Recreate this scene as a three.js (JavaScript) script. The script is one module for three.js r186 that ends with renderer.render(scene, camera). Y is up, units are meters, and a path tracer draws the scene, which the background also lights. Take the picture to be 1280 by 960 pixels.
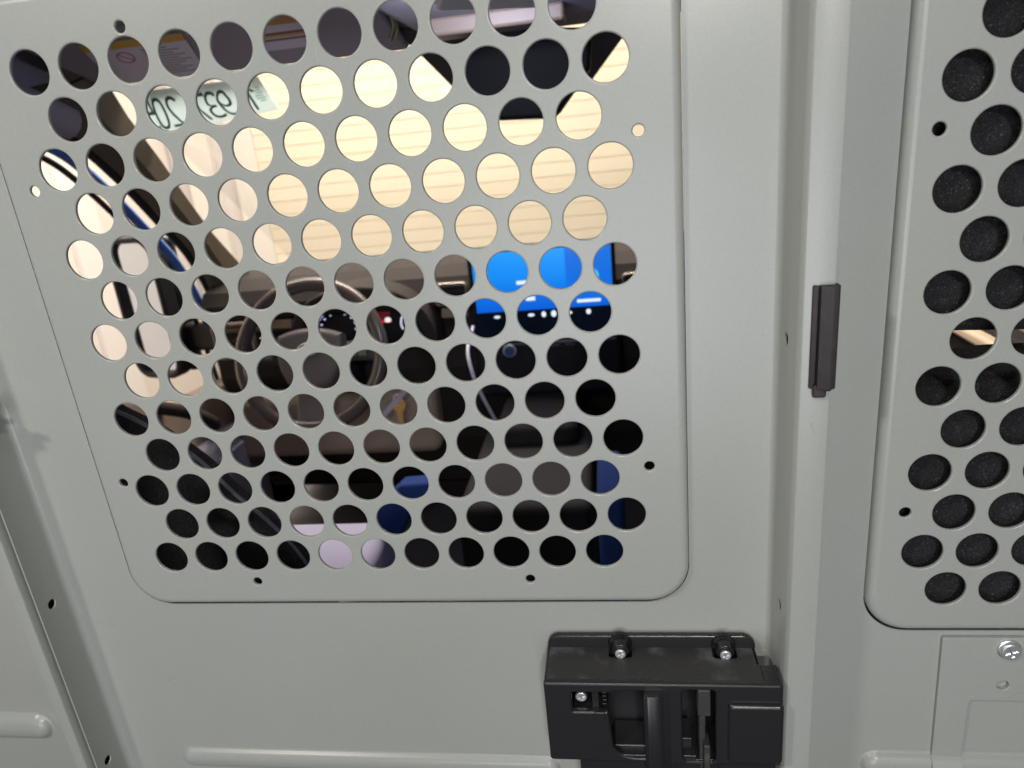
import * as THREE from 'three';
import { RoundedBoxGeometry } from 'three/addons/geometries/RoundedBoxGeometry.js';
import { mergeGeometries, toCreasedNormals } from 'three/addons/utils/BufferGeometryUtils.js';
import { Brush, Evaluator, SUBTRACTION } from 'three-bvh-csg';
import { RectAreaLightUniformsLib } from 'three/addons/lights/RectAreaLightUniformsLib.js';

// ---------------------------------------------------------------- camera, lamps, exposure
// Axes: the perforated face of the partition door is the plane z = 0, its centre the origin;
// +z is the cargo side (camera), -z the driver's cab.  Metres.
const scene = new THREE.Scene();
scene.background = new THREE.Color(0x000000);
const camera = new THREE.PerspectiveCamera(57.45, 4 / 3, 0.02, 60);
camera.position.set(0.2154, 0.1322, 0.5428);
camera.up.set(0.0495, 0.9410, -0.3348);
camera.focus = 0.60; camera.userData.fStop = 7;
camera.lookAt(0.2154 - 0.1445, 0.1322 - 0.3249, 0.5428 - 0.9346);
const renderer = new THREE.WebGLRenderer({ antialias: true });
renderer.setSize(1024, 768);
renderer.toneMapping = THREE.LinearToneMapping;
renderer.toneMappingExposure = 1.0;
renderer.shadowMap.enabled = true;
RectAreaLightUniformsLib.init();

function areaLamp(pos, target, w, h, color, intensity) {
  const l = new THREE.RectAreaLight(color, intensity, w, h);
  l.position.set(...pos); l.lookAt(...target); l.castShadow = true;
  scene.add(l); return l;
}
const LAMPS = [   // name, label, position, aimed at, width, height, colour, radiance, glow of the fitting
  ['cargo_lamp', 'rectangular cargo dome lamp above and behind the viewpoint', [0.60, 0.95, 2.6], [0.05, -0.05, 0], .30, .16, 0xfffcf8, 182, 4],
  ['cargo_lamp', 'small cargo lamp high up on the left', [-0.83, 0.85, 1.04], [0.60, -0.2, 0], .16, .10, 0xfffaf4, 190, 4],
  ['cargo_lamp', 'unseen strip light added along the cargo ceiling', [0.10, 1.5, 1.6], [0.10, 0, 1.599], .09, 1.2, 0xf8faff, 32, 3],  // added overhead light, brightens upward-facing edges and hole rims
  ['garage_lamp', 'long lamp over the cream plank wall', [-0.6, 2.3, -3.0], [-0.7, 0.1, -4.1], 2.6, .5, 0xfff8ee, 21, 2],
  ['garage_lamp', "long lamp beside the driver's window", [-1.75, 2.1, -1.5], [-2.0, -0.2, -1.5], .5, 2.6, 0xfff2ea, 24, 2],
  ['garage_lamp', 'long lamp in front of the windscreen', [-0.1, 2.3, -2.3], [-0.2, -0.4, -1.0], 2.0, .5, 0xfff0e0, 44, 2],
  ['dome_lamp', 'small cool white dome lamp under the overhead console', [0.08, 0.312, -0.42], [-0.35, -0.15, -1.2], .12, .05, 0xdadfff, 105, 2],
];
for (const [, , p, t, w, h, c, i] of LAMPS) areaLamp(p, t, w, h, c, i);
// broad fill light added far behind the camera, no doorway modelled
areaLamp([0.15, -0.55, 3.0], [0.1, -0.2, 0], 1.5, 1.3, 0xf4f6ff, 5.2);

// ---------------------------------------------------------------- helpers
let seed = 7;
const rnd = () => { seed = (seed * 1664525 + 1013904223) >>> 0; return seed / 4294967296; };
const used = {};
function numbered(name) { const n = used[name] = (used[name] ?? -1) + 1; return n ? `${name}_${String(n).padStart(3, '0')}` : name; }
function boxUV(g) {
  g = g.index ? g.toNonIndexed() : g;
  for (const k of Object.keys(g.attributes)) if (!['position', 'normal'].includes(k)) g.deleteAttribute(k);
  if (!g.attributes.normal) g.computeVertexNormals();
  const p = g.attributes.position, n = p.count, uv = new Float32Array(n * 2);
  const a = new THREE.Vector3(), b = new THREE.Vector3(), c = new THREE.Vector3();
  for (let i = 0; i < n; i += 3) {
    a.fromBufferAttribute(p, i); b.fromBufferAttribute(p, i + 1).sub(a); c.fromBufferAttribute(p, i + 2).sub(a);
    b.cross(c); const x = Math.abs(b.x), y = Math.abs(b.y), z = Math.abs(b.z);
    for (let k = i; k < i + 3; k++) {
      const X = p.getX(k), Y = p.getY(k), Z = p.getZ(k);
      if (z >= x && z >= y) { uv[2 * k] = X; uv[2 * k + 1] = Y; }
      else if (x >= y) { uv[2 * k] = Z; uv[2 * k + 1] = Y; }
      else { uv[2 * k] = X; uv[2 * k + 1] = Z; }
    }
  }
  g.setAttribute('uv', new THREE.BufferAttribute(uv, 2));
  return g;
}
function mesh(name, geos, mat, parent = scene) {
  const list = (Array.isArray(geos) ? geos : [geos]).map(boxUV);
  const m = new THREE.Mesh(list.length > 1 ? mergeGeometries(list) : list[0], mat);
  m.name = parent === scene ? numbered(name) : name;
  m.castShadow = m.receiveShadow = true;
  parent.add(m); return m;
}
function thing(name, label, category, pos = [0, 0, 0], group) {
  const o = new THREE.Group(); o.name = numbered(name); o.position.set(...pos);
  o.userData = { label, category }; if (group) o.userData.group = group;
  scene.add(o); return o;
}
function tag(o, label, category, group) { o.userData = { label, category }; if (group) o.userData.group = group; return o; }
function structure(o) { o.userData = { kind: 'structure' }; return o; }
const T = (g, x, y, z) => g.translate(x, y, z);
function rbox(x0, x1, y0, y1, z0, z1, r = 0.003, seg = 3) {
  const w = x1 - x0, h = y1 - y0, d = z1 - z0;
  return T(new RoundedBoxGeometry(w, h, d, seg, Math.min(r, w / 2.01, h / 2.01, d / 2.01)), (x0 + x1) / 2, (y0 + y1) / 2, (z0 + z1) / 2);
}
function rrShape(x0, y0, x1, y1, r, S = THREE.Shape) {
  const s = new S();
  s.moveTo(x0 + r, y0); s.lineTo(x1 - r, y0); s.absarc(x1 - r, y0 + r, r, -Math.PI / 2, 0);
  s.lineTo(x1, y1 - r); s.absarc(x1 - r, y1 - r, r, 0, Math.PI / 2);
  s.lineTo(x0 + r, y1); s.absarc(x0 + r, y1 - r, r, Math.PI / 2, Math.PI);
  s.lineTo(x0, y0 + r); s.absarc(x0 + r, y0 + r, r, Math.PI, Math.PI * 1.5);
  return s;
}
function circ(x, y, r) { const h = new THREE.Path(); h.absarc(x, y, r, 0, Math.PI * 2, true); return h; }
// plate in the xy plane whose front face is at z = front
function plate(shape, front, thick, bevel = 0, segs = 14, bseg = 2) {
  const g = new THREE.ExtrudeGeometry(shape, { depth: thick - 2 * bevel, bevelEnabled: bevel > 0, bevelThickness: bevel, bevelSize: bevel, bevelOffset: -bevel, bevelSegments: bseg, curveSegments: segs });
  return T(g, 0, 0, front - thick + bevel);
}
// a bent sheet: profile points [x, z] swept along y
function bentSheet(pts, thick, y0, y1, crease = 0.6) {
  const n = pts.length, off = [];
  for (let i = 0; i < n; i++) {
    const p = pts[Math.max(0, i - 1)], q = pts[Math.min(n - 1, i + 1)];
    const dx = q[0] - p[0], dz = q[1] - p[1], l = Math.hypot(dx, dz);
    off.push([pts[i][0] + dz / l * thick, pts[i][1] - dx / l * thick]);
  }
  const s = new THREE.Shape([...pts, ...off.reverse()].map(([x, z]) => new THREE.Vector2(x, -z)));
  const g = new THREE.ExtrudeGeometry(s, { depth: y1 - y0, bevelEnabled: false, steps: 1 });
  g.rotateX(-Math.PI / 2); T(g, 0, y0, 0);
  return toCreasedNormals(g, crease);
}
function arc(cx, cz, r, a0, a1, n = 8) { const o = []; for (let i = 0; i <= n; i++) { const a = (a0 + (a1 - a0) * i / n) * Math.PI / 180; o.push([cx + r * Math.cos(a), cz + r * Math.sin(a)]); } return o; }
// wall plate in a plane x = const, with round holes; u = z, v = y
function sideWall(x0, x1, zA, zB, yA, yB, holes) {
  const s = new THREE.Shape(); s.moveTo(-zB, yA); s.lineTo(-zA, yA); s.lineTo(-zA, yB); s.lineTo(-zB, yB); s.closePath();
  for (const [y, z, r] of holes) s.holes.push(circ(-z, y, r));
  const g = new THREE.ExtrudeGeometry(s, { depth: x1 - x0, bevelEnabled: false, curveSegments: 12 });
  g.applyMatrix4(new THREE.Matrix4().makeBasis(new THREE.Vector3(0, 0, -1), new THREE.Vector3(0, 1, 0), new THREE.Vector3(1, 0, 0)));
  return T(g, x0, 0, 0);
}
// embossed border: rings of a rounded rectangle, profile [offset, z]
function skirt(cx, cy, hw, hh, r, prof, n = 12) {
  const pos = [], idx = [], ring = 4 * (n + 1);
  for (const [o, z] of prof) {
    const R = r + o, W = hw + o, H = hh + o, C = [[W - R, H - R, 0], [-(W - R), H - R, 90], [-(W - R), -(H - R), 180], [W - R, -(H - R), 270]];
    for (const [x, y, a] of C) for (let i = 0; i <= n; i++) { const t = (a + 90 * i / n) * Math.PI / 180; pos.push(cx + x + R * Math.cos(t), cy + y + R * Math.sin(t), z); }
  }
  for (let j = 0; j < prof.length - 1; j++) for (let i = 0; i < ring; i++) {
    const a = j * ring + i, b = j * ring + (i + 1) % ring, c = a + ring, d = b + ring; idx.push(a, c, b, b, c, d);
  }
  const g = new THREE.BufferGeometry(); g.setAttribute('position', new THREE.Float32BufferAttribute(pos, 3)); g.setIndex(idx); g.computeVertexNormals(); return g;
}
// pressed stiffening bead: a soft ridge with rounded ends, on a sheet at z = zs
function bead(x0, x1, yc, r, h, zs, fil = 0.004) {
  const prof = [[fil, 0.0002], [fil * .55, .0003], [fil * .2, h * .08], [0, h * .2], [-r * .12, h * .5], [-r * .3, h * .78], [-r * .55, h * .95], [-r * .9, h * .995], [-r * .998, h]].map(([o, z]) => [o, zs + z]);
  return skirt((x0 + x1) / 2, yc, (x1 - x0) / 2, r, r * .999, prof.reverse(), 10);
}
function tube(pts, r, seg = 40, rad = 10) { return new THREE.TubeGeometry(new THREE.CatmullRomCurve3(pts.map(p => new THREE.Vector3(...p))), seg, r, rad); }
function prism(outline, dir, len, bevel = 0) {   // outline in (z, y) pulled along x
  const s = new THREE.Shape(outline.map(([z, y]) => new THREE.Vector2(-z, y)));
  const g = new THREE.ExtrudeGeometry(s, { depth: len - 2 * bevel, bevelEnabled: bevel > 0, bevelThickness: bevel, bevelSize: bevel, bevelOffset: -bevel, bevelSegments: 3, curveSegments: 10 });
  g.applyMatrix4(new THREE.Matrix4().makeBasis(new THREE.Vector3(0, 0, -1), new THREE.Vector3(0, 1, 0), new THREE.Vector3(1, 0, 0)));
  return T(g, dir + bevel, 0, 0);
}
function quadPanel(P, thick) {   // four 3-D corners (counter-clockwise seen from the front) given a thickness
  const v = P.map(p => new THREE.Vector3(...p));
  const n = v[1].clone().sub(v[0]).cross(v[3].clone().sub(v[0])).normalize().multiplyScalar(-thick);
  const a = v, b = v.map(p => p.clone().add(n)), pos = [], uv = [];
  const tri = (...q) => q.forEach(p => pos.push(p.x, p.y, p.z));
  tri(a[0], a[1], a[2], a[0], a[2], a[3]); tri(b[0], b[2], b[1], b[0], b[3], b[2]);
  for (let i = 0; i < 4; i++) { const j = (i + 1) % 4; tri(a[i], b[i], a[j], a[j], b[i], b[j]); }
  const g = new THREE.BufferGeometry(); g.setAttribute('position', new THREE.Float32BufferAttribute(pos, 3)); g.computeVertexNormals();
  for (const k of [0, 1, 2, 0, 2, 3]) uv.push(...[[0, 0], [1, 0], [1, 1], [0, 1]][k]);
  while (uv.length < pos.length / 3 * 2) uv.push(0.01, 0.01);
  g.setAttribute('uv', new THREE.Float32BufferAttribute(uv, 2)); return g;
}
function rawMesh(name, g, mat, parent = scene) { const m = new THREE.Mesh(g, mat); m.name = parent === scene ? numbered(name) : name; m.castShadow = m.receiveShadow = true; parent.add(m); return m; }

// ---------------------------------------------------------------- textures and materials
function noiseField(n, cells, oct, gain = 0.5) {
  const out = new Float32Array(n * n); let amp = 1, tot = 0;
  for (let o = 0; o < oct; o++) {
    const c = cells << o, L = new Float32Array(c * c).map(() => rnd());
    for (let y = 0; y < n; y++) for (let x = 0; x < n; x++) {
      const u = x / n * c, v = y / n * c, i = Math.floor(u), j = Math.floor(v);
      let s = u - i, t = v - j; s = s * s * (3 - 2 * s); t = t * t * (3 - 2 * t);
      const a = L[(j % c) * c + i % c], b = L[(j % c) * c + (i + 1) % c], d = L[((j + 1) % c) * c + i % c], e = L[((j + 1) % c) * c + (i + 1) % c];
      out[y * n + x] += amp * ((a * (1 - s) + b * s) * (1 - t) + (d * (1 - s) + e * s) * t);
    }
    tot += amp; amp *= gain;
  }
  return out.map(v => v / tot);
}
function dataTex(n, fn, size, srgb) {
  const d = new Uint8Array(n * n * 4);
  for (let i = 0; i < n * n; i++) { const c = fn(i, i % n, (i / n) | 0); d[4 * i] = c[0]; d[4 * i + 1] = c[1]; d[4 * i + 2] = c[2]; d[4 * i + 3] = 255; }
  const t = new THREE.DataTexture(d, n, n); t.wrapS = t.wrapT = THREE.RepeatWrapping; t.magFilter = THREE.LinearFilter; t.minFilter = THREE.LinearMipmapLinearFilter; t.generateMipmaps = true;
  t.repeat.set(1 / size, 1 / size); if (srgb) t.colorSpace = THREE.SRGBColorSpace; t.needsUpdate = true; return t;
}
const cl = v => Math.max(0, Math.min(255, v));
const fA = noiseField(512, 4, 6, .55), fB = noiseField(512, 32, 3, .5), fC = noiseField(512, 6, 5, .6);
const fine = new Float32Array(512 * 512).map(() => rnd());
const peel = dataTex(512, i => { const v = cl(255 * (fB[i] * .8 + fine[i] * .2)); return [v, v, v]; }, 0.085);
const marks = new Float32Array(1024 * 1024);   // short scratches and specks in the paint
for (let k = 0; k < 46; k++) {
  let x = rnd() * 1024, y = rnd() * 1024; const a = rnd() * 6.3, n = k < 16 ? 6 + rnd() * 34 : 1 + rnd() * 2, v = (rnd() < .65 ? 1 : -1) * (9 + rnd() * 16), cv = (rnd() - .5) * .04;
  for (let q = 0; q < n; q++) { marks[((y | 0) & 1023) * 1024 + ((x | 0) & 1023)] = v * (.4 + .6 * rnd()); x += Math.cos(a + q * cv); y += Math.sin(a + q * cv); }
}
const paintMap = dataTex(1024, (i, x, y) => {   // faint mottling, scratches
  const h = (y >> 1) * 512 + (x >> 1), g = fine[(i * 5 + 77) % fine.length] - .5, v = 238 + (fA[h] - .5) * 11 + (fine[i % fine.length] - .5) * 9 + marks[i]; return [cl(v + g * 5), cl(v), cl(v - (fC[h] - .5) * 7 - g * 5)];
}, 0.83, true);
const paint = new THREE.MeshPhysicalMaterial({ color: new THREE.Color().setRGB(.412, .430, .394), map: paintMap, roughness: .30, bumpMap: peel, bumpScale: 0.00003, metalness: 0 });
const dustMap = dataTex(512, (i) => {   // grey dust and lint lying on black plastic
  const d = Math.max(0, fC[i] - .47) * 3.2, s = fine[i] > .9985 ? 120 : 0, v = 54 + 44 * Math.min(1, d) + (fine[i] - .5) * 14 + s; return [cl(v), cl(v * .99), cl(v * .965)];
}, 0.16, true);
const grain = dataTex(512, i => { const v = cl(255 * (fine[i] * .55 + fB[i] * .45)); return [v, v, v]; }, 0.05);
const blackPlastic = new THREE.MeshStandardMaterial({ color: new THREE.Color().setRGB(.022, .021, .023), roughness: .27, bumpMap: grain, bumpScale: .00004 });
const dustyPlastic = new THREE.MeshStandardMaterial({ map: dustMap, roughness: .55, bumpMap: grain, bumpScale: .00004 });
const glossBlack = new THREE.MeshStandardMaterial({ color: new THREE.Color().setRGB(.012, .012, .013), roughness: .22 });
const zinc = new THREE.MeshStandardMaterial({ color: new THREE.Color().setRGB(.80, .82, .84), metalness: .8, roughness: .36 });
const rubberMap = dataTex(256, i => { const k = Math.max(0, fC[i * 4 % fC.length] - .42) * 2.6, g = (fine[i] - .5) * 16; return [cl(50 + 12 * k + g), cl(47 + 5 * k + g), cl(49 + 3 * k + g)]; }, 0.06, true);
const rubber = new THREE.MeshStandardMaterial({ map: rubberMap, roughness: .62, bumpMap: grain, bumpScale: .0002 });
const fabricMap = dataTex(512, (i, x, y) => {
  const w = ((x >> 1) + (y >> 1)) & 1, v = 26 + 7 * w + (fine[i] - .5) * 40 + (fC[i] - .5) * 26 + (fine[(i * 7 + 13) % fine.length] > .985 ? 70 : 0) + (fA[i] - .5) * 14; return [cl(v), cl(v), cl(v + 3)];
}, 0.36, true);
const fabric = new THREE.MeshStandardMaterial({ map: fabricMap, roughness: .95, bumpMap: grain, bumpScale: .0006 });
const std = (r, g, b, rough = .6, o = {}) => new THREE.MeshStandardMaterial({ color: new THREE.Color().setRGB(r, g, b), roughness: rough, ...o });
const matt = (r, g, b, spec = .3) => new THREE.MeshPhysicalMaterial({ color: new THREE.Color().setRGB(r, g, b), roughness: .75, specularIntensity: spec, bumpMap: grain, bumpScale: .0003 });
const dashPlastic = matt(.036, .031, .028, .22);
const trimBrown = std(.38, .30, .235, .5, { bumpMap: grain, bumpScale: .0002 });
const headCloth = std(.33, .31, .36, .95, { bumpMap: grain, bumpScale: .0004 });

// ---------------------------------------------------------------- the partition
const P = 0.042, S3 = Math.sqrt(3) / 2, HR = 0.01625;
const Y0 = -0.72, Y1 = 0.52;

const door = thing('partition_door', 'grey steel partition door with a square field of round holes and a black latch', 'door');
{ // perforated face, pressed towards the cargo side
  const hw = .2672, s = rrShape(-hw, -hw, hw, hw, .032);
  for (let i = 0; i < 13; i++) for (let j = 0; j < 11; j++) s.holes.push(circ((j + (i % 2 ? .5 : 0) - 5.25) * P, (6 - i) * P * S3, HR));
  for (const [x, y] of [[-.1365, .241], [.131, .241], [-.2468, .131], [.2415, .1315], [-.2474, -.1361], [.2413, -.1361], [-.137, -.2466], [.1304, -.2467]]) s.holes.push(circ(x, y, .0042));
  mesh('perforated_panel', plate(s, 0, .0036, .0013, 22, 5), paint, door);
  const zs = -.0075, prof = [[-.0016, 0], [.0004, -.0001], [.0022, -.0006], [.0037, -.0016], [.0048, -.0030], [.0054, -.0047], [.0057, -.0068], [.0057, -.0120]];
  const b = new THREE.Shape(); b.moveTo(-.349, Y0); b.lineTo(.340, Y0); b.lineTo(.340, Y1); b.lineTo(-.349, Y1); b.closePath();
  b.holes.push(rrShape(-hw - .0098, -hw - .0102, hw + .0062, hw + .0098, .0400, THREE.Path));
  mesh('panel_border', [skirt(0, 0, hw, hw, .032, prof), plate(b, zs, .0015), bead(-.281, .14, -.479, .0115, .0068, zs)], paint, door);
  // right-hand flange: bend, wall with bolt holes, bend, front lip
  const right = bentSheet([[.340, zs], ...arc(.340, zs + .006, .006, -84, -3, 8), ...arc(.3523, .0345, .0055, 178, 92, 8), [.3523, .0400], [.3697, .0400]], .0015, Y0, Y1);
  mesh('latch_flange', drill(right, [[.346, -.0283, .0085], [.346, -.2642, .0150], [.346, .208, .0085], [.346, -.5, .015]], .0050), paint, door);
  // left-hand flange: a wall with bolt holes ending in a raw edge, then the bend
  const left = bentSheet([[-.3552, .0295], [-.3550, .0002], ...arc(-.349, zs + .006, .006, 186, 265, 8), [-.349, zs]], .0015, Y0, Y1);
  mesh('hinge_flange', drill(left, [[-.355, -.2615, .0133], [-.355, -.4647, .0147], [-.355, -.058, .014], [-.355, .145, .014]], .0050), paint, door);
}
function drill(g, holes, r) {   // round holes along x
  const ev = new Evaluator(); ev.attributes = ['position', 'normal']; ev.useGroups = false;
  let b = new Brush(g); b.updateMatrixWorld();
  for (const [x, y, z] of holes) { const c = new THREE.CylinderGeometry(r, r, .012, 20); c.rotateZ(Math.PI / 2); const k = new Brush(c); k.position.set(x, y, z); k.updateMatrixWorld(); b = ev.evaluate(b, k, SUBTRACTION); }
  return b.geometry;
}
{ // edge clip on the front lip: a rubber channel pushed over the sheet edge
  const s = new THREE.Shape();
  const q = [[.3548, .0402], [.3548, .0438], [.3570, .0440], [.3575, .0408], [.3588, .0408], [.3596, .0452], [.3636, .0476], [.3672, .0480], [.3704, .0468], [.3722, .0445], [.3724, .0372], [.3700, .0360], [.3600, .0362], [.3600, .0378], [.3700, .0380], [.3705, .0402]];
  const g = new THREE.ExtrudeGeometry(new THREE.Shape(q.map(([x, z]) => new THREE.Vector2(x, -z))), { depth: .0745, bevelEnabled: true, bevelSize: .0003, bevelThickness: .0004, bevelOffset: -.0003, bevelSegments: 2 });
  g.rotateX(-Math.PI / 2); T(g, 0, -.0562, 0);
  const clip = mesh('edge_clip', toCreasedNormals(g, .5), rubber, door);
  clip.userData.label = 'brownish black rubber clip on the door edge';
  mesh('tab', [rbox(.3572, .3668, -.0640, -.0540, .0405, .0445, .0024), rbox(.3640, .3700, -.0590, -.0540, .0405, .0450, .0015)], rubber, clip);
  const clipL = mesh('edge_clip', [rbox(-.3580, -.3530, -.0700, -.0480, .018, .034, .0012), rbox(-.3550, -.3340, -.0600, -.0545, .0285, .0305, .0006), rbox(-.3550, -.3420, -.0680, -.0510, .0290, .0315, .0006)], zinc, door);
  clipL.userData.label = 'zinc plated clip on the left door edge';
}
{ // latch
  const zf = .047, latch = mesh('latch', [
    (() => { const g = new THREE.ExtrudeGeometry(rrShape(.1405, -.405, .3305, -.3095, .012), { depth: .0022, bevelEnabled: true, bevelSize: .0018, bevelThickness: .0018, bevelOffset: -.0018, bevelSegments: 4, curveSegments: 10 }); return T(g, 0, 0, -.0042); })(),
  ], blackPlastic, door);
  latch.userData.label = 'black plastic slam latch with paddle recess and lever slot';
  // housing: top, sides, floor, front with openings
  const f = new THREE.Shape(); const x0 = .1395, x1 = .3446, y0 = -.4115, y1 = -.3222;
  f.moveTo(x0, y0 + .002); f.lineTo(x0 + .002, y0); f.lineTo(x1, y0); f.lineTo(x1, y1 - .004); f.quadraticCurveTo(x1, y1, x1 - .004, y1); f.lineTo(x0 + .003, y1); f.quadraticCurveTo(x0, y1, x0, y1 - .003); f.closePath();
  const a = new THREE.Path();
  a.moveTo(.1655, -.3330); a.lineTo(.1965, -.3330); a.quadraticCurveTo(.2000, -.3322, .2030, -.3308); a.lineTo(.2262, -.3305); a.lineTo(.2275, -.4065);
  a.lineTo(.2180, -.4065); a.quadraticCurveTo(.2030, -.4050, .1985, -.3945); a.lineTo(.1955, -.3540); a.lineTo(.1655, -.3540); a.quadraticCurveTo(.1640, -.3540, .1640, -.3525); a.lineTo(.1640, -.3345); a.quadraticCurveTo(.1640, -.3330, .1655, -.3330);
  f.holes.push(a); f.holes.push(rrShape(.2600, -.4085, .2885, -.3290, .004, THREE.Path));
  const front = plate(f, zf, .0070, .0024, 10, 5);
  mesh('front_cover', [front, rbox(x0 + .0006, x0 + .0032, y0 + .0006, y1 - .0004, -.0035, zf - .0021, .0008), rbox(x1 - .0034, x1 - .0006, y0 + .0006, y1 - .0006, .021, zf - .0021, .0008),
    rbox(.3285, x1 - .001, y0 + .001, y1 - .004, .0205, .0235, .0008), rbox(x0 + .003, .3300, y0 + .0006, y0 + .0034, -.003, zf - .0021, .0006),
    rbox(.3300, x1 - .0006, y1 - .0034, y1 - .0012, .0208, zf - .0021, .0008), rbox(.3268, .3297, y0 + .001, y1 - .0006, -.003, .0215, .0008)], blackPlastic, latch);
  mesh('lower_body', [rbox(.1660, .3300, -.47, y0 - .0004, -.003, zf - .006, .003), rbox(.1660, .3425, -.47, y0 - .0004, .022, zf - .0062, .003)], blackPlastic, latch);
  // dusty top face, notched round the screw bosses
  const tp = new THREE.Shape();
  tp.moveTo(x0 + .0010, -zf + .0030); tp.lineTo(.3299, -zf + .0030); tp.lineTo(.3299, .0032);
  for (const bx of [.3020, .2085]) { tp.lineTo(bx + .0107, .0032); tp.lineTo(bx + .0107, -.0100); tp.quadraticCurveTo(bx + .0107, -.0135, bx + .0072, -.0135); tp.lineTo(bx - .0072, -.0135); tp.quadraticCurveTo(bx - .0107, -.0135, bx - .0107, -.0100); tp.lineTo(bx - .0107, .0032); }
  tp.lineTo(x0 + .0010, .0032); tp.closePath();
  const tg = new THREE.ExtrudeGeometry(tp, { depth: .0018, bevelEnabled: true, bevelSize: .0004, bevelThickness: .0004, bevelOffset: -.0004, bevelSegments: 2, curveSegments: 6 });
  tg.rotateX(-Math.PI / 2); // shape y = -z
  T(tg, 0, -.3250, 0);
  mesh('top_face', tg, dustyPlastic, latch);
  // screw bosses and screws
  for (const [bx, by] of [[.2085, -.3178], [.3020, -.3186]]) {
    const L = new THREE.LatheGeometry([[.0112, 0], [.0110, .003], [.0100, .0050], [.0086, .0062], [.0080, .0082], [.0079, .0135], [.0070, .0146], [.0001, .0146]].map(([r, y]) => new THREE.Vector2(r, y)), 28);
    L.rotateX(Math.PI / 2); T(L, bx, by, -.0026);
    const bs = mesh('screw_boss', L, glossBlack, latch);
    mesh('screw', screwHead(bx, by - .0008, .0120, .0049), zinc, bs.parent);
  }
  // things inside the small window
  mesh('screw', screwHead(.1715, -.3468, .0345, .0052), zinc, latch);
  mesh('spring_tab', [rbox(.1815, .1875, -.3600, -.3300, .0380, .0415, .0006), rbox(.1830, .1925, -.3640, -.3540, .0440, .0478, .001), rbox(.1640, .1960, -.3600, -.3560, .012, .0445, .0006)], blackPlastic, latch);
  // teeth beside the tab
  for (let k = 0; k < 4; k++) mesh('tooth', rbox(.1908, .1946, -.3380 - k * .0042, -.3358 - k * .0042, .036, .0425, .0004), glossBlack, latch);
  // paddle recess floor and step
  mesh('recess', [rbox(.1930, .2290, -.4100, -.3270, .006, .009, .001), rbox(.1990, .2280, -.4110, -.3985, .010, .040, .0015), rbox(.1985, .2280, -.4118, -.4035, .030, .0462, .0010)], blackPlastic, latch);
  // rounded pull edge right of the recess
  const pr = new THREE.Shape(); pr.moveTo(.2266, -.0100); pr.lineTo(.2266, -.0490); pr.bezierCurveTo(.2272, -.0560, .2350, -.0570, .2400, -.0530); pr.bezierCurveTo(.2440, -.0500, .2470, -.0472, .2520, -.0464); pr.lineTo(.2520, -.0445); pr.lineTo(.2300, -.0445); pr.lineTo(.2300, -.0100); pr.closePath();
  const pg = new THREE.ExtrudeGeometry(pr, { depth: .0860, bevelEnabled: true, bevelSize: .0022, bevelThickness: .0035, bevelOffset: -.0022, bevelSegments: 4, curveSegments: 10 });
  pg.rotateX(-Math.PI / 2); T(pg, 0, -.4190, 0);
  mesh('pull_edge', toCreasedNormals(pg, .9), blackPlastic, latch);
  // lever blade in the tall slot
  mesh('lever', [rbox(.2730, .2842, -.3560, -.3275, .028, .0480, .0016), rbox(.2748, .2800, -.4200, -.3540, .020, .0440, .0012), rbox(.2776, .2832, -.4230, -.3850, .036, .0520, .0014)], dustyPlastic, latch);
  mesh('slot_floor', [rbox(.2580, .2905, -.4110, -.3265, .004, .007, .001), rbox(.2600, .2690, -.4100, -.3930, .012, .036, .001), rbox(.2600, .2720, -.4105, -.4040, .030, .0450, .001)], blackPlastic, latch);
  // raised pad at the right end
  const pad = new THREE.ExtrudeGeometry(rrShape(.2985, -.4062, .3452, -.3410, .0045), { depth: .0010, bevelEnabled: true, bevelSize: .0036, bevelThickness: .0036, bevelOffset: -.0036, bevelSegments: 6, curveSegments: 10 });
  mesh('raised_pad', T(pad, 0, 0, zf - .0005), blackPlastic, latch);
}
function screwHead(x, y, z, r) {   // pan head with a cross recess, axis +z
  const s = new THREE.Shape(); s.absarc(0, 0, r, 0, Math.PI * 2);
  const c = new THREE.Path(), a = r * .50, b = r * .02;
  c.setFromPoints([[a, b], [b, b], [b, a], [-b, a], [-b, b], [-a, b], [-a, -b], [-b, -b], [-b, -a], [b, -a], [b, -b], [a, -b]].map(p => new THREE.Vector2(...p)).reverse());
  s.holes.push(c);
  const g = new THREE.ExtrudeGeometry(s, { depth: r * .12, bevelEnabled: true, bevelSize: r * .20, bevelThickness: r * .22, bevelOffset: -r * .20 + r * .0, bevelSegments: 4, curveSegments: 20 });
  g.rotateZ(.35);
  return boxUV(T(g, x, y, z + r * .22));
}

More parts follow.
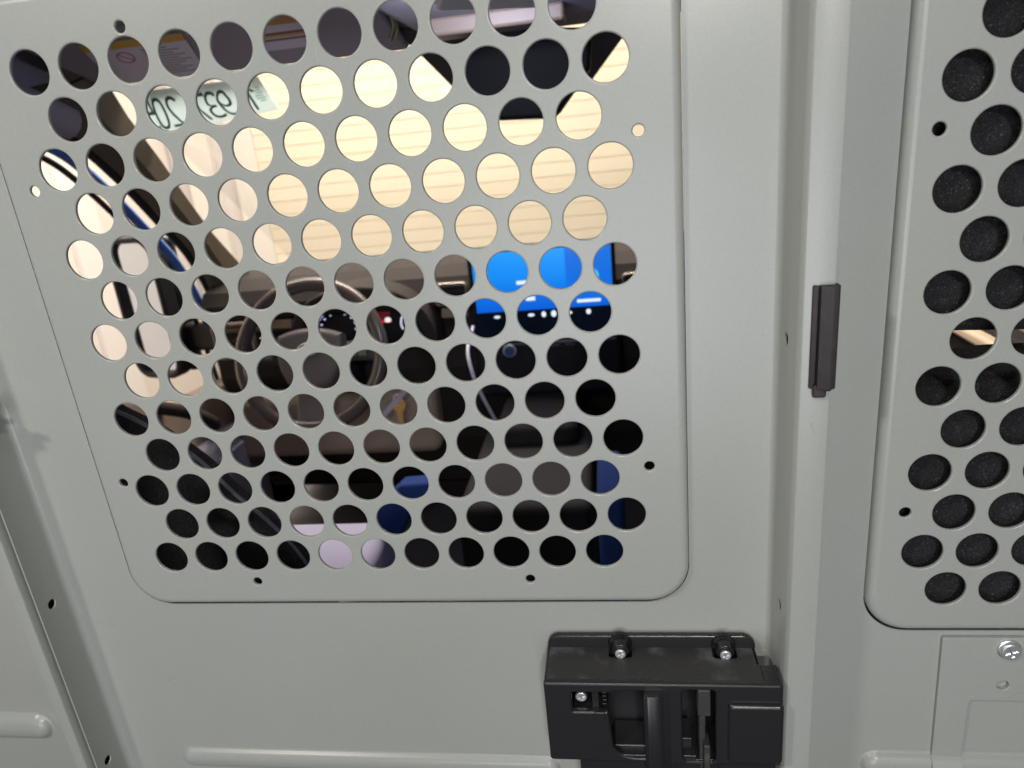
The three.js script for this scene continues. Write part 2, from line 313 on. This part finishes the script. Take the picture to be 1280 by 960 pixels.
const fixed = thing('partition_panel', 'grey steel fixed partition panel with round holes and a bolted bracket beside the door lip', 'partition');
{
  const zs = -.009, ix0 = .4290, ix1 = 1.02, iy0 = -.2985, iy1 = .36, s = rrShape(ix0, iy0, ix1, iy1, .030);
  const ca = Math.cos(.0115), sa = Math.sin(.0115);
  for (let i = -4; i < 13; i++) for (let j = 0; j < 12; j++) {
    const u = (j + (i & 1 ? 0 : .5)) * .0424, v = -i * .03690;
    s.holes.push(circ(.4592 + u * ca - v * sa * .95, .1820 + u * sa + v * ca, HR));
  }
  s.holes.push(circ(.4447, .1129, .0046)); s.holes.push(circ(.4471, -.1859, .0046));
  mesh('perforated_panel', plate(s, 0, .0036, .0013, 22, 5), paint, fixed);
  const prof = [[-.0016, 0], [.0008, -.0002], [.0024, -.0010], [.0040, -.0022], [.0052, -.0040], [.0059, -.0060], [.0062, -.0085], [.0062, -.0140]];
  const hw = (ix1 - ix0) / 2, hh = (iy1 - iy0) / 2, cx = (ix0 + ix1) / 2, cy = (iy0 + iy1) / 2;
  const b = new THREE.Shape(); b.moveTo(.352, Y0); b.lineTo(1.2, Y0); b.lineTo(1.2, Y1); b.lineTo(.352, Y1); b.closePath();
  b.holes.push(rrShape(ix0 - .0060, iy0 - .0116, ix1 + .0067, iy1 + .0110, .0380, THREE.Path));
  mesh('panel_border', [skirt(cx, cy, hw, hh, .030, prof), plate(b, zs, .0015), bead(.433, 1.0, -.464, .0135, .0075, zs)], paint, fixed);
  // bracket plate bolted on
  const k = new THREE.Shape(); k.moveTo(.4915, -.3150); k.lineTo(.4905, -.3165); k.lineTo(.4938, -.4450); k.lineTo(.4915, -.56); k.lineTo(.66, -.56); k.lineTo(.66, -.3150); k.closePath();
  k.holes.push(rrShape(.5195, -.56 + .01, .632, -.3840, .003, THREE.Path)); k.holes.push(circ(.5453, -.3665, .0050));
  const hump = o => { const q = []; for (let a = 0; a <= 12; a++) { const t = a / 12; q.push([zs + .0040 + .0072 * Math.sin(Math.PI * t) ** .8, -.4505 - .029 * t]); } q.push([zs + .001, -.4795], [zs + .001, -.4505]); return toCreasedNormals(prism(q, o, .0262), .8); };
  const br = mesh('bracket', [plate(k, zs + .0040, .0040, .0008, 12), hump(.4932)], paint, fixed);
  const bl = new THREE.LatheGeometry([[.0080, .0036], [.0092, .0030], [.0098, .0016], [.0098, 0]].map(p => new THREE.Vector2(...p)).reverse(), 32);
  bl.rotateX(Math.PI / 2);
  const scr = mesh('screw', [T(bl.scale(1, 1, .45), .5450, -.3265, zs + .0041), screwHead(.5450, -.3265, zs + .0045, .0086)], zinc, br);
}
const sidePanel = thing('partition_panel', 'grey steel partition panel left of the door hinge flange, with a short pressed bead', 'partition');
{
  const pts = [[-.95, -.0105], [-.4295, -.0105], [-.4282, -.0098], [-.4272, -.0085], [-.4190, -.0082], ...arc(-.4170, -.0152, .0070, 85, 4, 6), [-.4100, -.020]];
  mesh('panel_sheet', [bentSheet(pts, .0015, Y0, Y1, .5), bead(-.9, -.4375, -.444, .0165, .0085, -.0105)], paint, sidePanel);
}

// ---------------------------------------------------------------- the cab behind
const floor = structure(mesh('cab_floor', rbox(-.88, .98, -.97, -.93, -1.55, -.03, .004), std(.10, .095, .10, .8, { bumpMap: grain, bumpScale: .0004 })));

const body = thing('van_cab', 'dark cab interior of a van with roof lining and windscreen pillars behind the partition', 'van');
{
  mesh('headliner', [rbox(-.90, 1.0, .385, .42, -1.02, -.03, .01), prism([[-.94, .33], [-.86, .395], [-1.02, .40], [-1.0, .34]], -.85, 1.8)], headCloth, body);
  // driver's windscreen pillar between the side window and the windscreen
  const W = [[-.86, .300, -.76], [-.855, .225, -.872], [-.852, .146, -.969], [-.850, .050, -1.066], [-.850, -.062, -1.168], [-.85, -.210, -1.235], [-.85, -.33, -1.27]];
  const G = [[-.80, .350, -.92], [-.80, .262, -.975], [-.80, .175, -1.05], [-.80, .085, -1.118], [-.80, -.016, -1.20], [-.80, -.116, -1.305], [-.80, -.19, -1.40]];
  const geos = [];
  for (let i = 0; i < W.length - 1; i++) {
    const mid = (a, b) => [(a[0] + b[0]) / 2 + .022, (a[1] + b[1]) / 2 - .006, (a[2] + b[2]) / 2 + .01];
    const m0 = mid(W[i], G[i]), m1 = mid(W[i + 1], G[i + 1]);
    geos.push(quadPanel([W[i + 1], m1, m0, W[i]], .02), quadPanel([m1, G[i + 1], G[i], m0], .02));
  }
  mesh('pillar', geos, std(.115, .090, .062, .55, { bumpMap: grain, bumpScale: .0002 }), body);
  mesh('roof_rail', tube([[-.86, .345, -.10], [-.86, .325, -.45], [-.86, .295, -.72], [-.85, .255, -.85]], .034, 40, 12), headCloth, body);
  mesh('door_header', prism([[-.03, .262], [-.60, .262], [-.79, .252], [-.88, .226], [-.93, .19], [-1.02, .30], [-1.02, .42], [-.03, .42]], -.885, .02), headCloth, body);
  mesh('centre_console', [rbox(-.10, .16, -.93, -.52, -1.12, -.62, .02), rbox(-.06, .13, -.53, -.47, -1.15, -.9, .02)], matt(.020, .019, .020, .15), body);
}
{ // windscreen
  const glass = new THREE.MeshPhysicalMaterial({ color: 0xffffff, transmission: 1, thickness: 0, roughness: 0, ior: 1.5 });
  const g = new THREE.BoxGeometry(1.68, .875, .004); g.rotateX(Math.atan2(.70, .505)); T(g, .06, .088, -1.252);
  tag(mesh('windscreen', g, glass), 'clear sloping windscreen glass above the dashboard', 'windscreen');
}

{ // number sticker on the windscreen, printed for readers outside
  const cv = document.createElement('canvas'); cv.width = 1024; cv.height = 384; const c = cv.getContext('2d');
  c.fillStyle = '#e4efef'; c.fillRect(0, 0, 1024, 384);
  c.save(); c.translate(1024, 0); c.scale(-1, 1); c.fillStyle = '#1d3b35'; c.font = '385px sans-serif'; c.textBaseline = 'middle'; c.textAlign = 'center';
  for (const [ch, x] of [['5', 985], ['0', 887], ['2', 770], ['7', 533], ['3', 437], ['9', 334], ['1', 130]]) { c.save(); c.translate(x, 205); c.scale(.60, 1); c.fillText(ch, 0, 0); c.restore(); }
  c.globalAlpha = .55; c.fillStyle = '#51706c';
  for (let k = 0; k < 6; k++) c.fillRect(30 + (k % 2) * 8, 90 + k * 30, 40 + (k * 37 % 30), 14);
  c.restore();
  const t = new THREE.CanvasTexture(cv); t.colorSpace = THREE.SRGBColorSpace;
  const g = quadPanel([[-.800, .224, -1.055], [-.479, .247, -1.023], [-.473, .306, -.942], [-.750, .305, -.942]], .0006);
  const st = rawMesh('windscreen_sticker', g, new THREE.MeshPhysicalMaterial({ map: t, roughness: .6, transmission: .6, thickness: 0 }));
  tag(st, 'pale sticker with large dark green numbers on the windscreen', 'sticker');
}
{ // dark frit patch and camera housing at the top of the windscreen
  const m = thing('mirror_mount', 'dark trapezoid mount at the top of the windscreen with a black mirror housing', 'mirror mount');
  rawMesh('glass_patch', quadPanel([[-.078, .2385, -1.036], [.191, .2275, -1.051], [.276, .312, -.934], [-.158, .352, -.878]], .003), std(.045, .040, .034, .6), m);
  const s = new THREE.Shape(); s.moveTo(-.028, .233); s.lineTo(.021, .179); s.quadraticCurveTo(.026, .172, .035, .171); s.lineTo(.125, .166); s.quadraticCurveTo(.138, .167, .147, .178); s.lineTo(.201, .239); s.lineTo(.206, .283); s.quadraticCurveTo(.1, .31, -.022, .298); s.closePath();
  mesh('mirror_housing', T(new THREE.ExtrudeGeometry(s, { depth: .035, bevelEnabled: true, bevelSize: .008, bevelThickness: .01, bevelOffset: -.008, bevelSegments: 4 }), 0, 0, -.82), new THREE.MeshPhysicalMaterial({ color: new THREE.Color().setRGB(.005, .005, .006), roughness: .6, specularIntensity: .25 }), m);
  mesh('stalk', tube([[.09, .24, -.82], [.09, .27, -.88], [.09, .30, -.94]], .014), blackPlastic, m);
}
const visorZ = y => -.92 + (y - .318) * (.22 / .057);
{ // driver's sun visor with two printed labels
  const v = thing('sun_visor', 'grey cloth sun visor with printed warning labels above the number sticker', 'sun visor');
  const g = new RoundedBoxGeometry(.66, .235, .02, 4, .009); g.rotateX(Math.atan2(.22, .057)); T(g, -.475, .3465 + .011, -.81 - .003);
  mesh('board', g, headCloth, v);
  const q = (x0, y0, x1, y1, x2, y2, x3, y3) => [[x0, y0 - .0005, visorZ(y0) + .002], [x1, y1 - .0005, visorZ(y1) + .002], [x2, y2 - .0005, visorZ(y2) + .002], [x3, y3 - .0005, visorZ(y3) + .002]];
  const mk = (w, h, fn) => { const cv = document.createElement('canvas'); cv.width = w; cv.height = h; fn(cv.getContext('2d'), w, h); const t = new THREE.CanvasTexture(cv); t.colorSpace = THREE.SRGBColorSpace; return new THREE.MeshStandardMaterial({ map: t, roughness: .5 }); };
  const lab = mk(512, 320, (c, w, h) => {
    c.fillStyle = '#d9d4e6'; c.fillRect(0, 0, w, h); c.fillStyle = '#d0a338'; c.fillRect(0, 0, w, 52);
    c.strokeStyle = '#b04a86'; c.lineWidth = 9; c.beginPath(); c.arc(170, 120, 40, 0, 7); c.stroke(); c.beginPath(); c.moveTo(140, 92); c.lineTo(200, 148); c.stroke();
    c.fillStyle = '#6a6678'; for (let k = 0; k < 11; k++) c.fillRect(270, 76 + k * 20, 130 + (k * 53 % 90), 7);
  });
  const l1 = rawMesh('warning_label', quadPanel(q(-.76, .321, -.56, .321, -.50, .366, -.70, .366), .0005), lab, v); l1.userData.label = 'white label with yellow band, pink ring and text lines';
  const l2 = rawMesh('warning_label', quadPanel(q(-.405, .337, -.300, .337, -.268, .368, -.360, .368), .0005), mk(256, 200, (c, w, h) => {
    c.fillStyle = '#cfc8dc'; c.fillRect(0, 0, w, h); c.fillStyle = '#b88a3c'; c.fillRect(0, 0, w, 40); c.fillStyle = '#6b4c2e'; c.fillRect(0, 84, w, 18); c.fillRect(0, 124, w, 14); c.fillStyle = '#c79a4e'; c.fillRect(0, 104, w, 12);
  }), v); l2.userData.label = 'small label with brown and yellow stripes';
  mesh('hinge_arm', tube([[-.16, .335, -.86], [-.135, .352, -.80], [-.128, .372, -.72]], .007), blackPlastic, v);
}
{ // overhead console
  const o = thing('overhead_console', 'grey overhead console with a tan lens above the mirror housing', 'console');
  mesh('console_body', rbox(-.09, .26, .318, .40, -.74, -.30, .02), headCloth, o);
  mesh('lens', [rbox(-.04, .045, .292, .318, -.66, -.60, .006), rbox(.055, .17, .294, .319, -.66, -.60, .006)], std(.20, .155, .115, .5), o);
}
{ // driver's door: window frame, trim, pocket
  const d = thing('cab_door', "driver's door with brown trim and a blue reflection painted along the window frame beside the steering wheel", 'door');
  const s = new THREE.Shape([[.0, -.95], [-1.28, -.95], [-1.27, -.43], [-.98, -.40], [-.77, -.315], [-.4, -.30], [0, -.30]].map(([z, y]) => new THREE.Vector2(-z, y)));
  const g = new THREE.ExtrudeGeometry(s, { depth: .05, bevelEnabled: true, bevelSize: .012, bevelThickness: .012, bevelOffset: -.012, bevelSegments: 4 });
  g.applyMatrix4(new THREE.Matrix4().makeBasis(new THREE.Vector3(0, 0, -1), new THREE.Vector3(0, 1, 0), new THREE.Vector3(1, 0, 0)));
  mesh('trim_panel', T(g, -.90, 0, 0), trimBrown, d);
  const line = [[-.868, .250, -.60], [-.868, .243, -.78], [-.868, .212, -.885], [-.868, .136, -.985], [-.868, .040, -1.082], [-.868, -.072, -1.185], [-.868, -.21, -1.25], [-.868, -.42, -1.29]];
  mesh('window_seal', tube(line, .011, 60, 8), std(.01, .01, .012, .6), d);
  mesh('blue_reflection_strip', tube(line.map(([x, y, z]) => [x - .035, y - .012, z + .012]), .012, 60, 8), std(.06, .17, .55, .3), d);  // blue reflection on the window edge, put into the strip colour
  mesh('outer_frame', tube(line.map(([x, y, z]) => [x - .06, y - .026, z + .02]), .007, 60, 8), std(.01, .01, .012, .5), d);
  mesh('door_pocket', [rbox(-.86, -.80, -.80, -.52, -1.22, -.86, .02), rbox(-.80, -.785, -.74, -.56, -1.10, -.98, .006)], std(.46, .44, .52, .6), d);
  mesh('grab_handle', tube([[-.835, -.37, -.86], [-.79, -.40, -.90], [-.785, -.46, -.98], [-.83, -.49, -1.04]], .016), dashPlastic, d);
  const d2 = thing('cab_door', 'passenger door with a tan trim strip glimpsed between seat and headrest', 'door');
  mesh('trim_panel', rbox(.95, 1.0, -.95, -.30, -1.28, -.05, .012), matt(.03, .027, .025), d2);
  mesh('trim_strip', rbox(.925, .955, -.338, -.312, -1.25, -.3, .010), std(.62, .50, .36, .5), d2);
}
{ // exterior mirror outside the driver's window
  const m = thing('side_mirror', "black rimmed exterior mirror outside the driver's window", 'mirror');
  m.position.set(-1.06, -.21, -1.245); m.rotation.y = -.22;
  const rim = rrShape(-.085, -.20, .085, .20, .05); rim.holes.push(rrShape(-.068, -.183, .068, .183, .036, THREE.Path));
  mesh('rim', plate(rim, .03, .05, .006, 10, 3), std(.012, .012, .014, .5), m);
  mesh('mirror_glass', plate(rrShape(-.07, -.185, .07, .185, .036), .012, .004), std(.82, .89, .97, .06, { metalness: 1 }), m);
  mesh('shell', rbox(-.083, .083, -.197, .197, -.075, -.021, .03), std(.012, .012, .014, .4), m);
  mesh('arm', rbox(.08, .22, -.13, -.05, -.05, -.01, .015), std(.012, .012, .014, .5), m);
}
// dashboard
const dash = thing('dashboard', 'dark brown dashboard with instrument cluster, air vents and a lit blue touch screen', 'dashboard');
{
  const pr = [[-1.64, -.168], [-1.42, -.150], [-1.24, -.150], [-1.16, -.168], [-1.135, -.20], [-1.135, -.235], [-1.17, -.262], [-1.15, -.40], [-1.20, -.62], [-1.30, -.80], [-1.64, -.92]];
  mesh('dash_body', prism(pr, -.845, 1.79, .006), dashPlastic, dash);
  // pale trim line and lower pad
  for (const [x, l] of [[-.82, .225], [-.20, .065], [.24, .68]]) mesh('trim_strip', prism([[-1.150, -.252], [-1.122, -.240], [-1.118, -.262], [-1.140, -.272]], x, l, .002), std(.26, .21, .15, .35), dash);
  mesh('knee_pad', rbox(-.80, -.24, -.62, -.44, -1.18, -1.09, .03, 4), trimBrown, dash);
  // hood over the instruments
  const hs = new THREE.Shape(); hs.moveTo(-.585, -.33); hs.quadraticCurveTo(-.59, -.165, -.40, -.160); hs.quadraticCurveTo(-.20, -.165, -.205, -.33); hs.lineTo(-.235, -.33); hs.quadraticCurveTo(-.23, -.195, -.40, -.190); hs.quadraticCurveTo(-.56, -.195, -.555, -.33); hs.closePath();
  mesh('cluster_hood', T(new THREE.ExtrudeGeometry(hs, { depth: .12, bevelEnabled: true, bevelSize: .006, bevelThickness: .006, bevelOffset: -.006, bevelSegments: 3, curveSegments: 20 }), 0, 0, -1.19), dashPlastic, dash);
  const cv = document.createElement('canvas'); cv.width = 1024; cv.height = 512; const c = cv.getContext('2d');
  c.fillStyle = '#020206'; c.fillRect(0, 0, 1024, 512);
  const dial = (x, y, r, col, a0, a1) => { c.strokeStyle = col; c.lineWidth = 16; c.beginPath(); c.arc(x, y, r, a0, a1); c.stroke(); c.fillStyle = '#dfe8ff'; for (let k = 0; k <= 8; k++) { const a = a0 + (a1 - a0) * k / 8; c.beginPath(); c.arc(x + Math.cos(a) * (r - 38), y + Math.sin(a) * (r - 38), 10, 0, 7); c.fill(); } };
  dial(240, 300, 190, '#9fb4ff', Math.PI * .95, Math.PI * 2.05); dial(930, 290, 150, '#dfe6ff', Math.PI * .85, Math.PI * 2.15);
  c.fillStyle = '#55101c'; c.fillRect(500, 110, 190, 150); c.fillStyle = '#ff2a34'; c.fillRect(500, 258, 200, 18); c.fillStyle = '#ffffff'; c.beginPath(); c.arc(670, 250, 28, 0, 7); c.fill();
  c.strokeStyle = '#cfd6ff'; c.lineWidth = 16; c.beginPath(); c.moveTo(500, 250); c.lineTo(590, 390); c.stroke();
  const ct = new THREE.CanvasTexture(cv); ct.colorSpace = THREE.SRGBColorSpace;
  const cl2 = rawMesh('instrument_cluster', quadPanel([[-.553, -.325, -1.125], [-.237, -.325, -1.125], [-.237, -.205, -1.155], [-.553, -.205, -1.155]], .012), new THREE.MeshStandardMaterial({ color: 0x050505, roughness: .3, emissive: 0xffffff, emissiveMap: ct, emissiveIntensity: .9 }), dash);
  cl2.userData.label = 'lit instrument cluster with blue dials and a red warning line';
  // touch screen
  mesh('screen_frame', rbox(-.118, .232, -.325, -.098, -1.120, -1.094, .008), glossBlack, dash);
  const sv = document.createElement('canvas'); sv.width = 1024; sv.height = 640; const k = sv.getContext('2d');
  const gr = k.createLinearGradient(0, 0, 0, 440); gr.addColorStop(0, '#1c9cff'); gr.addColorStop(.45, '#138cf6'); gr.addColorStop(1, '#0d5fd8'); k.fillStyle = gr; k.fillRect(0, 0, 1024, 440);
  k.fillStyle = '#0f6fe0'; k.fillRect(690, 0, 334, 380); k.fillStyle = '#030814'; k.fillRect(0, 440, 1024, 200);
  k.fillStyle = '#3fd0ff'; k.beginPath(); k.arc(880, 215, 50, 0, 7); k.fill(); k.fillStyle = '#0f6fe0'; k.beginPath(); k.arc(880, 215, 26, 0, 7); k.fill(); k.fillStyle = '#3fd0ff'; k.beginPath(); k.arc(850, 70, 24, 0, 7); k.fill();
  k.fillStyle = '#eaf6ff'; k.fillRect(60, 130, 46, 20); k.fillRect(320, 218, 130, 28); k.fillRect(380, 340, 70, 30); k.fillRect(760, 384, 175, 24);
  for (const [x, w, h] of [[150, 50, 22], [410, 50, 24], [505, 34, 44], [580, 40, 50], [700, 36, 24], [840, 36, 40]]) { k.beginPath(); k.ellipse(x, 478, w / 2, h / 2, 0, 0, 7); k.fill(); }
  const stx = new THREE.CanvasTexture(sv); stx.colorSpace = THREE.SRGBColorSpace;
  const scn = rawMesh('touch_screen', quadPanel([[-.105, -.316, -1.0925], [.222, -.316, -1.0925], [.222, -.108, -1.0925], [-.105, -.108, -1.0925]], .002), new THREE.MeshStandardMaterial({ color: 0x020202, roughness: .2, emissive: 0xffffff, emissiveMap: stx, emissiveIntensity: 1.0 }), dash);
  scn.userData.label = 'lit blue touch screen with white icons';
  const sl = new THREE.RectAreaLight(0x1a6bff, .8, .30, .14); sl.position.set(.058, -.19, -1.088); sl.lookAt(.058, -.19, 0); scene.add(sl);
  // knobs, buttons, vents
  const ring = new THREE.TorusGeometry(.014, .0035, 10, 28); mesh('knob_ring', T(ring, -.034, -.348, -1.088), zinc, dash);
  const kn = new THREE.CylinderGeometry(.0115, .0125, .03, 24); kn.rotateX(Math.PI / 2); mesh('knob', T(kn, -.034, -.348, -1.092), std(.05, .09, .22, .3), dash);
  mesh('control_panel', rbox(-.12, .235, -.47, -.328, -1.15, -1.098, .012), std(.012, .013, .018, .35), dash);
  for (let i = 0; i < 5; i++) mesh('button', rbox(.03 + i * .036, .056 + i * .036, -.352, -.340, -1.102, -1.094, .003), std(.02, .022, .03, .4), dash);
  const vent = (x0, x1, y0, y1, z) => {
    const s = rrShape(x0, y0, x1, y1, .012); s.holes.push(rrShape(x0 + .006, y0 + .006, x1 - .006, y1 - .006, .008, THREE.Path));
    const v = mesh('air_vent', plate(s, z + .012, .02, .002), std(.34, .29, .24, .25, { metalness: .6 }), dash);
    for (let i = 0; i < 3; i++) mesh('slat', rbox(x0 + .007, x1 - .007, y0 + .012 + i * (y1 - y0 - .024) / 2 - .002, y0 + .012 + i * (y1 - y0 - .024) / 2 + .002, z - .01, z + .006, .001), blackPlastic, v);
  };
  vent(-.80, -.69, -.33, -.235, -1.10); vent(-.215, -.13, -.235, -.178, -1.135); vent(.245, .36, -.245, -.185, -1.135);
}
{ // steering wheel
  const w = thing('steering_wheel', 'dark steering wheel with airbag hub in front of the instrument cluster', 'steering wheel', [-.478, -.290, -.945]);
  w.rotation.x = -.42; w.rotation.y = .04;
  mesh('rim', new THREE.TorusGeometry(.168, .0165, 18, 72), std(.085, .068, .060, .26), w);
  const hs = new THREE.Shape(); hs.moveTo(-.075, .045); hs.quadraticCurveTo(0, .075, .075, .045); hs.quadraticCurveTo(.085, -.02, .045, -.07); hs.quadraticCurveTo(0, -.085, -.045, -.07); hs.quadraticCurveTo(-.085, -.02, -.075, .045);
  const hub = mesh('airbag_hub', T(new THREE.ExtrudeGeometry(hs, { depth: .012, bevelEnabled: true, bevelSize: .016, bevelThickness: .016, bevelOffset: -.012, bevelSegments: 6, curveSegments: 16 }), 0, 0, -.012), std(.11, .095, .088, .45, { bumpMap: grain, bumpScale: .0002 }), w);
  const em = new THREE.TorusGeometry(.018, .0028, 8, 28); em.scale(1.25, .72, 1); mesh('emblem', T(em, 0, .012, .0175), zinc, hub);
  for (const [x0, x1, y0, y1] of [[-.165, -.06, -.018, .022], [.06, .165, -.018, .022]]) { const s = mesh('spoke', rbox(x0, x1, y0, y1, -.014, .004, .008), std(.045, .04, .04, .4), w); for (let k = 0; k < 2; k++) mesh('button', rbox((x0 + x1) / 2 - .022 + k * .024, (x0 + x1) / 2 - .002 + k * .024, -.008, .012, .002, .0075, .002), std(.15, .13, .12, .35), s); }
  mesh('spoke', rbox(-.035, .035, -.165, -.06, -.016, .002, .008), std(.16, .14, .125, .35), w);
  mesh('column', [rbox(-.055, .055, -.075, .045, -.26, -.03, .02)], dashPlastic, w);
  for (const s of [-1, 1]) mesh('stalk', tube([[s * .04, .02, -.05], [s * .10, .035, -.05], [s * .145, .05, -.045]], .008), blackPlastic, w);
}
{ // key and strap
  const k = thing('key', 'brass coloured key hanging from a pale strap below the steering wheel', 'key', [-.289, -.440, -.95]);
  const s = new THREE.Shape(); s.absarc(0, .014, .0165, -1.1, Math.PI + 1.1); s.lineTo(-.0048, -.045); s.lineTo(0, -.05); s.lineTo(.0048, -.045); s.closePath(); s.holes.push(circ(0, .020, .0045));
  mesh('blade', plate(s, .001, .002, .0004), std(.72, .42, .12, .35, { metalness: .6 }), k);
  mesh('ring', T(new THREE.TorusGeometry(.010, .0013, 8, 24), 0, .031, 0), zinc, k);
  mesh('strap', quadPanel([[-.045, -.005, .004], [-.037, -.014, .004], [.040, .060, .006], [.028, .066, .006]], .002), std(.55, .50, .56, .7), k);
}
tag(mesh('charging_cable', tube([[-.112, -.275, -1.06], [-.116, -.315, -.985], [-.106, -.36, -.96], [-.095, -.41, -.97], [-.07, -.50, -1.0]], .0042, 40, 8), std(.62, .62, .72, .4)), 'thin white charging cable hanging left of the round knob', 'cable');

// seats
function seat(name, label, pts, cx, headPts, z0, th, hz, cushion, cover) {
  const s = thing(name, label, 'seat', [cx, -.93, 0], 'front seats of the van');
  const ext = (p, d, b) => { const c = new THREE.Shape(); const v = p.map(q => new THREE.Vector2(q[0] - cx, q[1] + .93)); c.setFromPoints(new THREE.SplineCurve([...v, v[0]]).getPoints(90)); return new THREE.ExtrudeGeometry(c, { depth: d - 2 * b, bevelEnabled: true, bevelSize: b, bevelThickness: b, bevelOffset: -b, bevelSegments: 6 }); };
  const bv = Math.min(.028, th * .32);
  mesh('backrest', T(ext(pts, th, bv), 0, 0, z0 - th + bv), fabric, s);
  mesh('headrest', T(ext(headPts, th * .9, bv * .9), 0, 0, hz - th * .9 + bv * .9), fabric, s);
  const c = pts.reduce((a, p) => a + p[0], 0) / pts.length - cx;
  mesh('cushion', cushion ?? rbox(c - .24, c + .24, .30, .46, z0 - .58, z0 - .10, .05, 4), cover ?? fabric, s);
  mesh('seat_base', rbox(c - .2, c + .2, 0, .25, z0 - .5, z0 - .12, .02), dashPlastic, s);
  const hc = headPts.reduce((a, p) => a + p[0], 0) / headPts.length - cx;
  for (const d of [-.05, .05]) { const r = new THREE.CylinderGeometry(.006, .006, .16, 10); mesh('headrest_post', T(r, hc + d, headPts[0][1] + .93, (z0 + hz) / 2 - th / 2), zinc, s); }
  return s;
}
const ds = seat('driver_seat', "black driver's seat with a piped sloping shoulder and pale lavender covered cushion at lower left", [[-.80, -.80], [-.82, -.45], [-.78, -.17], [-.66, -.115], [-.50, -.102], [-.41, -.108], [-.370, -.130], [-.334, -.153], [-.285, -.196], [-.252, -.240], [-.208, -.291], [-.177, -.346], [-.150, -.45], [-.16, -.72], [-.45, -.82]], -.5, [[-.72, -.07], [-.73, .12], [-.65, .17], [-.57, .12], [-.56, -.07], [-.64, -.09]], -.16, .04, -.18, rbox(-.16, .27, .22, .38, -.64, -.26, .02, 4), matt(.34, .33, .45, .4));
mesh('piping', tube([[.07, .824, -.172], [.128, .800, -.174], [.164, .777, -.174], [.213, .734, -.174], [.246, .690, -.174], [.290, .639, -.174], [.321, .584, -.174], [.348, .48, -.174]], .0036, 50, 8), std(.13, .13, .15, .7), ds);
seat('passenger_seat', 'black fabric passenger seat pressed against the fixed perforated panel', [[.40, -.80], [.405, -.4], [.43, -.12], [.50, -.080], [.62, -.078], [.75, -.09], [.84, -.14], [.87, -.5], [.85, -.8], [.62, -.82]], .62, [[.435, -.040], [.425, .10], [.44, .25], [.50, .33], [.62, .34], [.74, .32], [.80, .2], [.80, .05], [.77, -.040], [.62, -.047]], -.012, .11, -.014);

// blue plastic board and bin between the seats
{
  const o = matt(.016, .042, .17, .25);
  const a = new THREE.Shape([[-.195, -.460], [-.137, -.456], [-.142, -.477], [-.175, -.512], [-.205, -.560], [-.265, -.645], [-.35, -.78], [-.42, -.928], [-.52, -.928], [-.33, -.640], [-.257, -.513]].map(p => new THREE.Vector2(...p)));
  tag(mesh('leaning_board', T(new THREE.ExtrudeGeometry(a, { depth: .03, bevelEnabled: true, bevelSize: .006, bevelThickness: .006, bevelOffset: -.006, bevelSegments: 3 }), 0, 0, -.642), o), 'slanted blue plastic board standing in front of the lavender cushion', 'board');
  tag(mesh('storage_bin', rbox(.178, .222, -.92, -.405, -.62, -.44, .012), o), 'narrow upright blue plastic bin beside the passenger seat', 'bin');
}

// ---------------------------------------------------------------- outside the windows
{
  const wm = [0, 1, 2].map(i => std(.80 - i * .014, .725 - i * .014, .555 - i * .014, .75, { bumpMap: grain, bumpScale: .0004 }));
  const wall = thing('plank_wall', 'cream wall of horizontal boards seen through the windscreen', 'wall', [0, 0, -4.2]);
  const bg = boxUV(rbox(-2.1, 3.2, 0, .0862, -.012, .012, .004, 2));
  for (let i = 0; i < 36; i++) { const m = new THREE.Mesh(bg, wm[(i * 7 + 3 + (i >> 2)) % 3]); m.name = 'board'; m.position.set(0, -1.6 + i * .088, 0); m.rotation.x = -.012; m.castShadow = m.receiveShadow = true; wall.add(m); }
  mesh('backing', rbox(-2.2, 3.2, -1.7, 1.6, -.04, -.018, .002), std(.50, .43, .30, .8), wall);
  mesh('corner_post', [rbox(-2.28, -2.1, -1.7, 1.6, -.03, .03, .006), rbox(-2.62, -2.42, -1.7, 1.6, -.03, .03, .006)], std(.74, .70, .62, .7), wall);
  mesh('corner_infill', rbox(-2.9, -2.28, -1.7, 1.6, -.05, -.032, .002), std(.66, .62, .58, .7), wall);
  const sw = thing('side_wall', "pale pinkish wall outside the driver's window", 'wall', [-2.75, 0, -2]);
  mesh('wall_face', rbox(-.05, 0, -1.8, 1.8, -2.2, 2.6, .004), std(.80, .72, .65, .8, { bumpMap: grain, bumpScale: .0006 }), sw);
  for (const z of [-1.2, .0, .95]) mesh('pilaster', rbox(.0005, .04, -1.8, 1.8, z - .12, z + .12, .006), std(.80, .76, .72, .8), sw);
}
// lamp fittings that carry the lights above
function fitting(name, label, cat, pos, target, w, h, glow) {
  const o = thing(name, label, cat, pos); o.lookAt(...target);
  mesh('case', rbox(-w / 2 - .01, w / 2 + .01, -h / 2 - .01, h / 2 + .01, -.035, -.008, .004), std(.7, .7, .7, .5), o);
  mesh('diffuser', rbox(-w / 2, w / 2, -h / 2, h / 2, -.0085, -.003, .002), new THREE.MeshStandardMaterial({ color: 0xffffff, roughness: .6, emissive: 0xfff4e6, emissiveIntensity: glow }), o);
}
for (const [n, l, p, t, w, h, , , g] of LAMPS) fitting(n, l, 'lamp', p, t, w, h, g);

renderer.render(scene, camera);
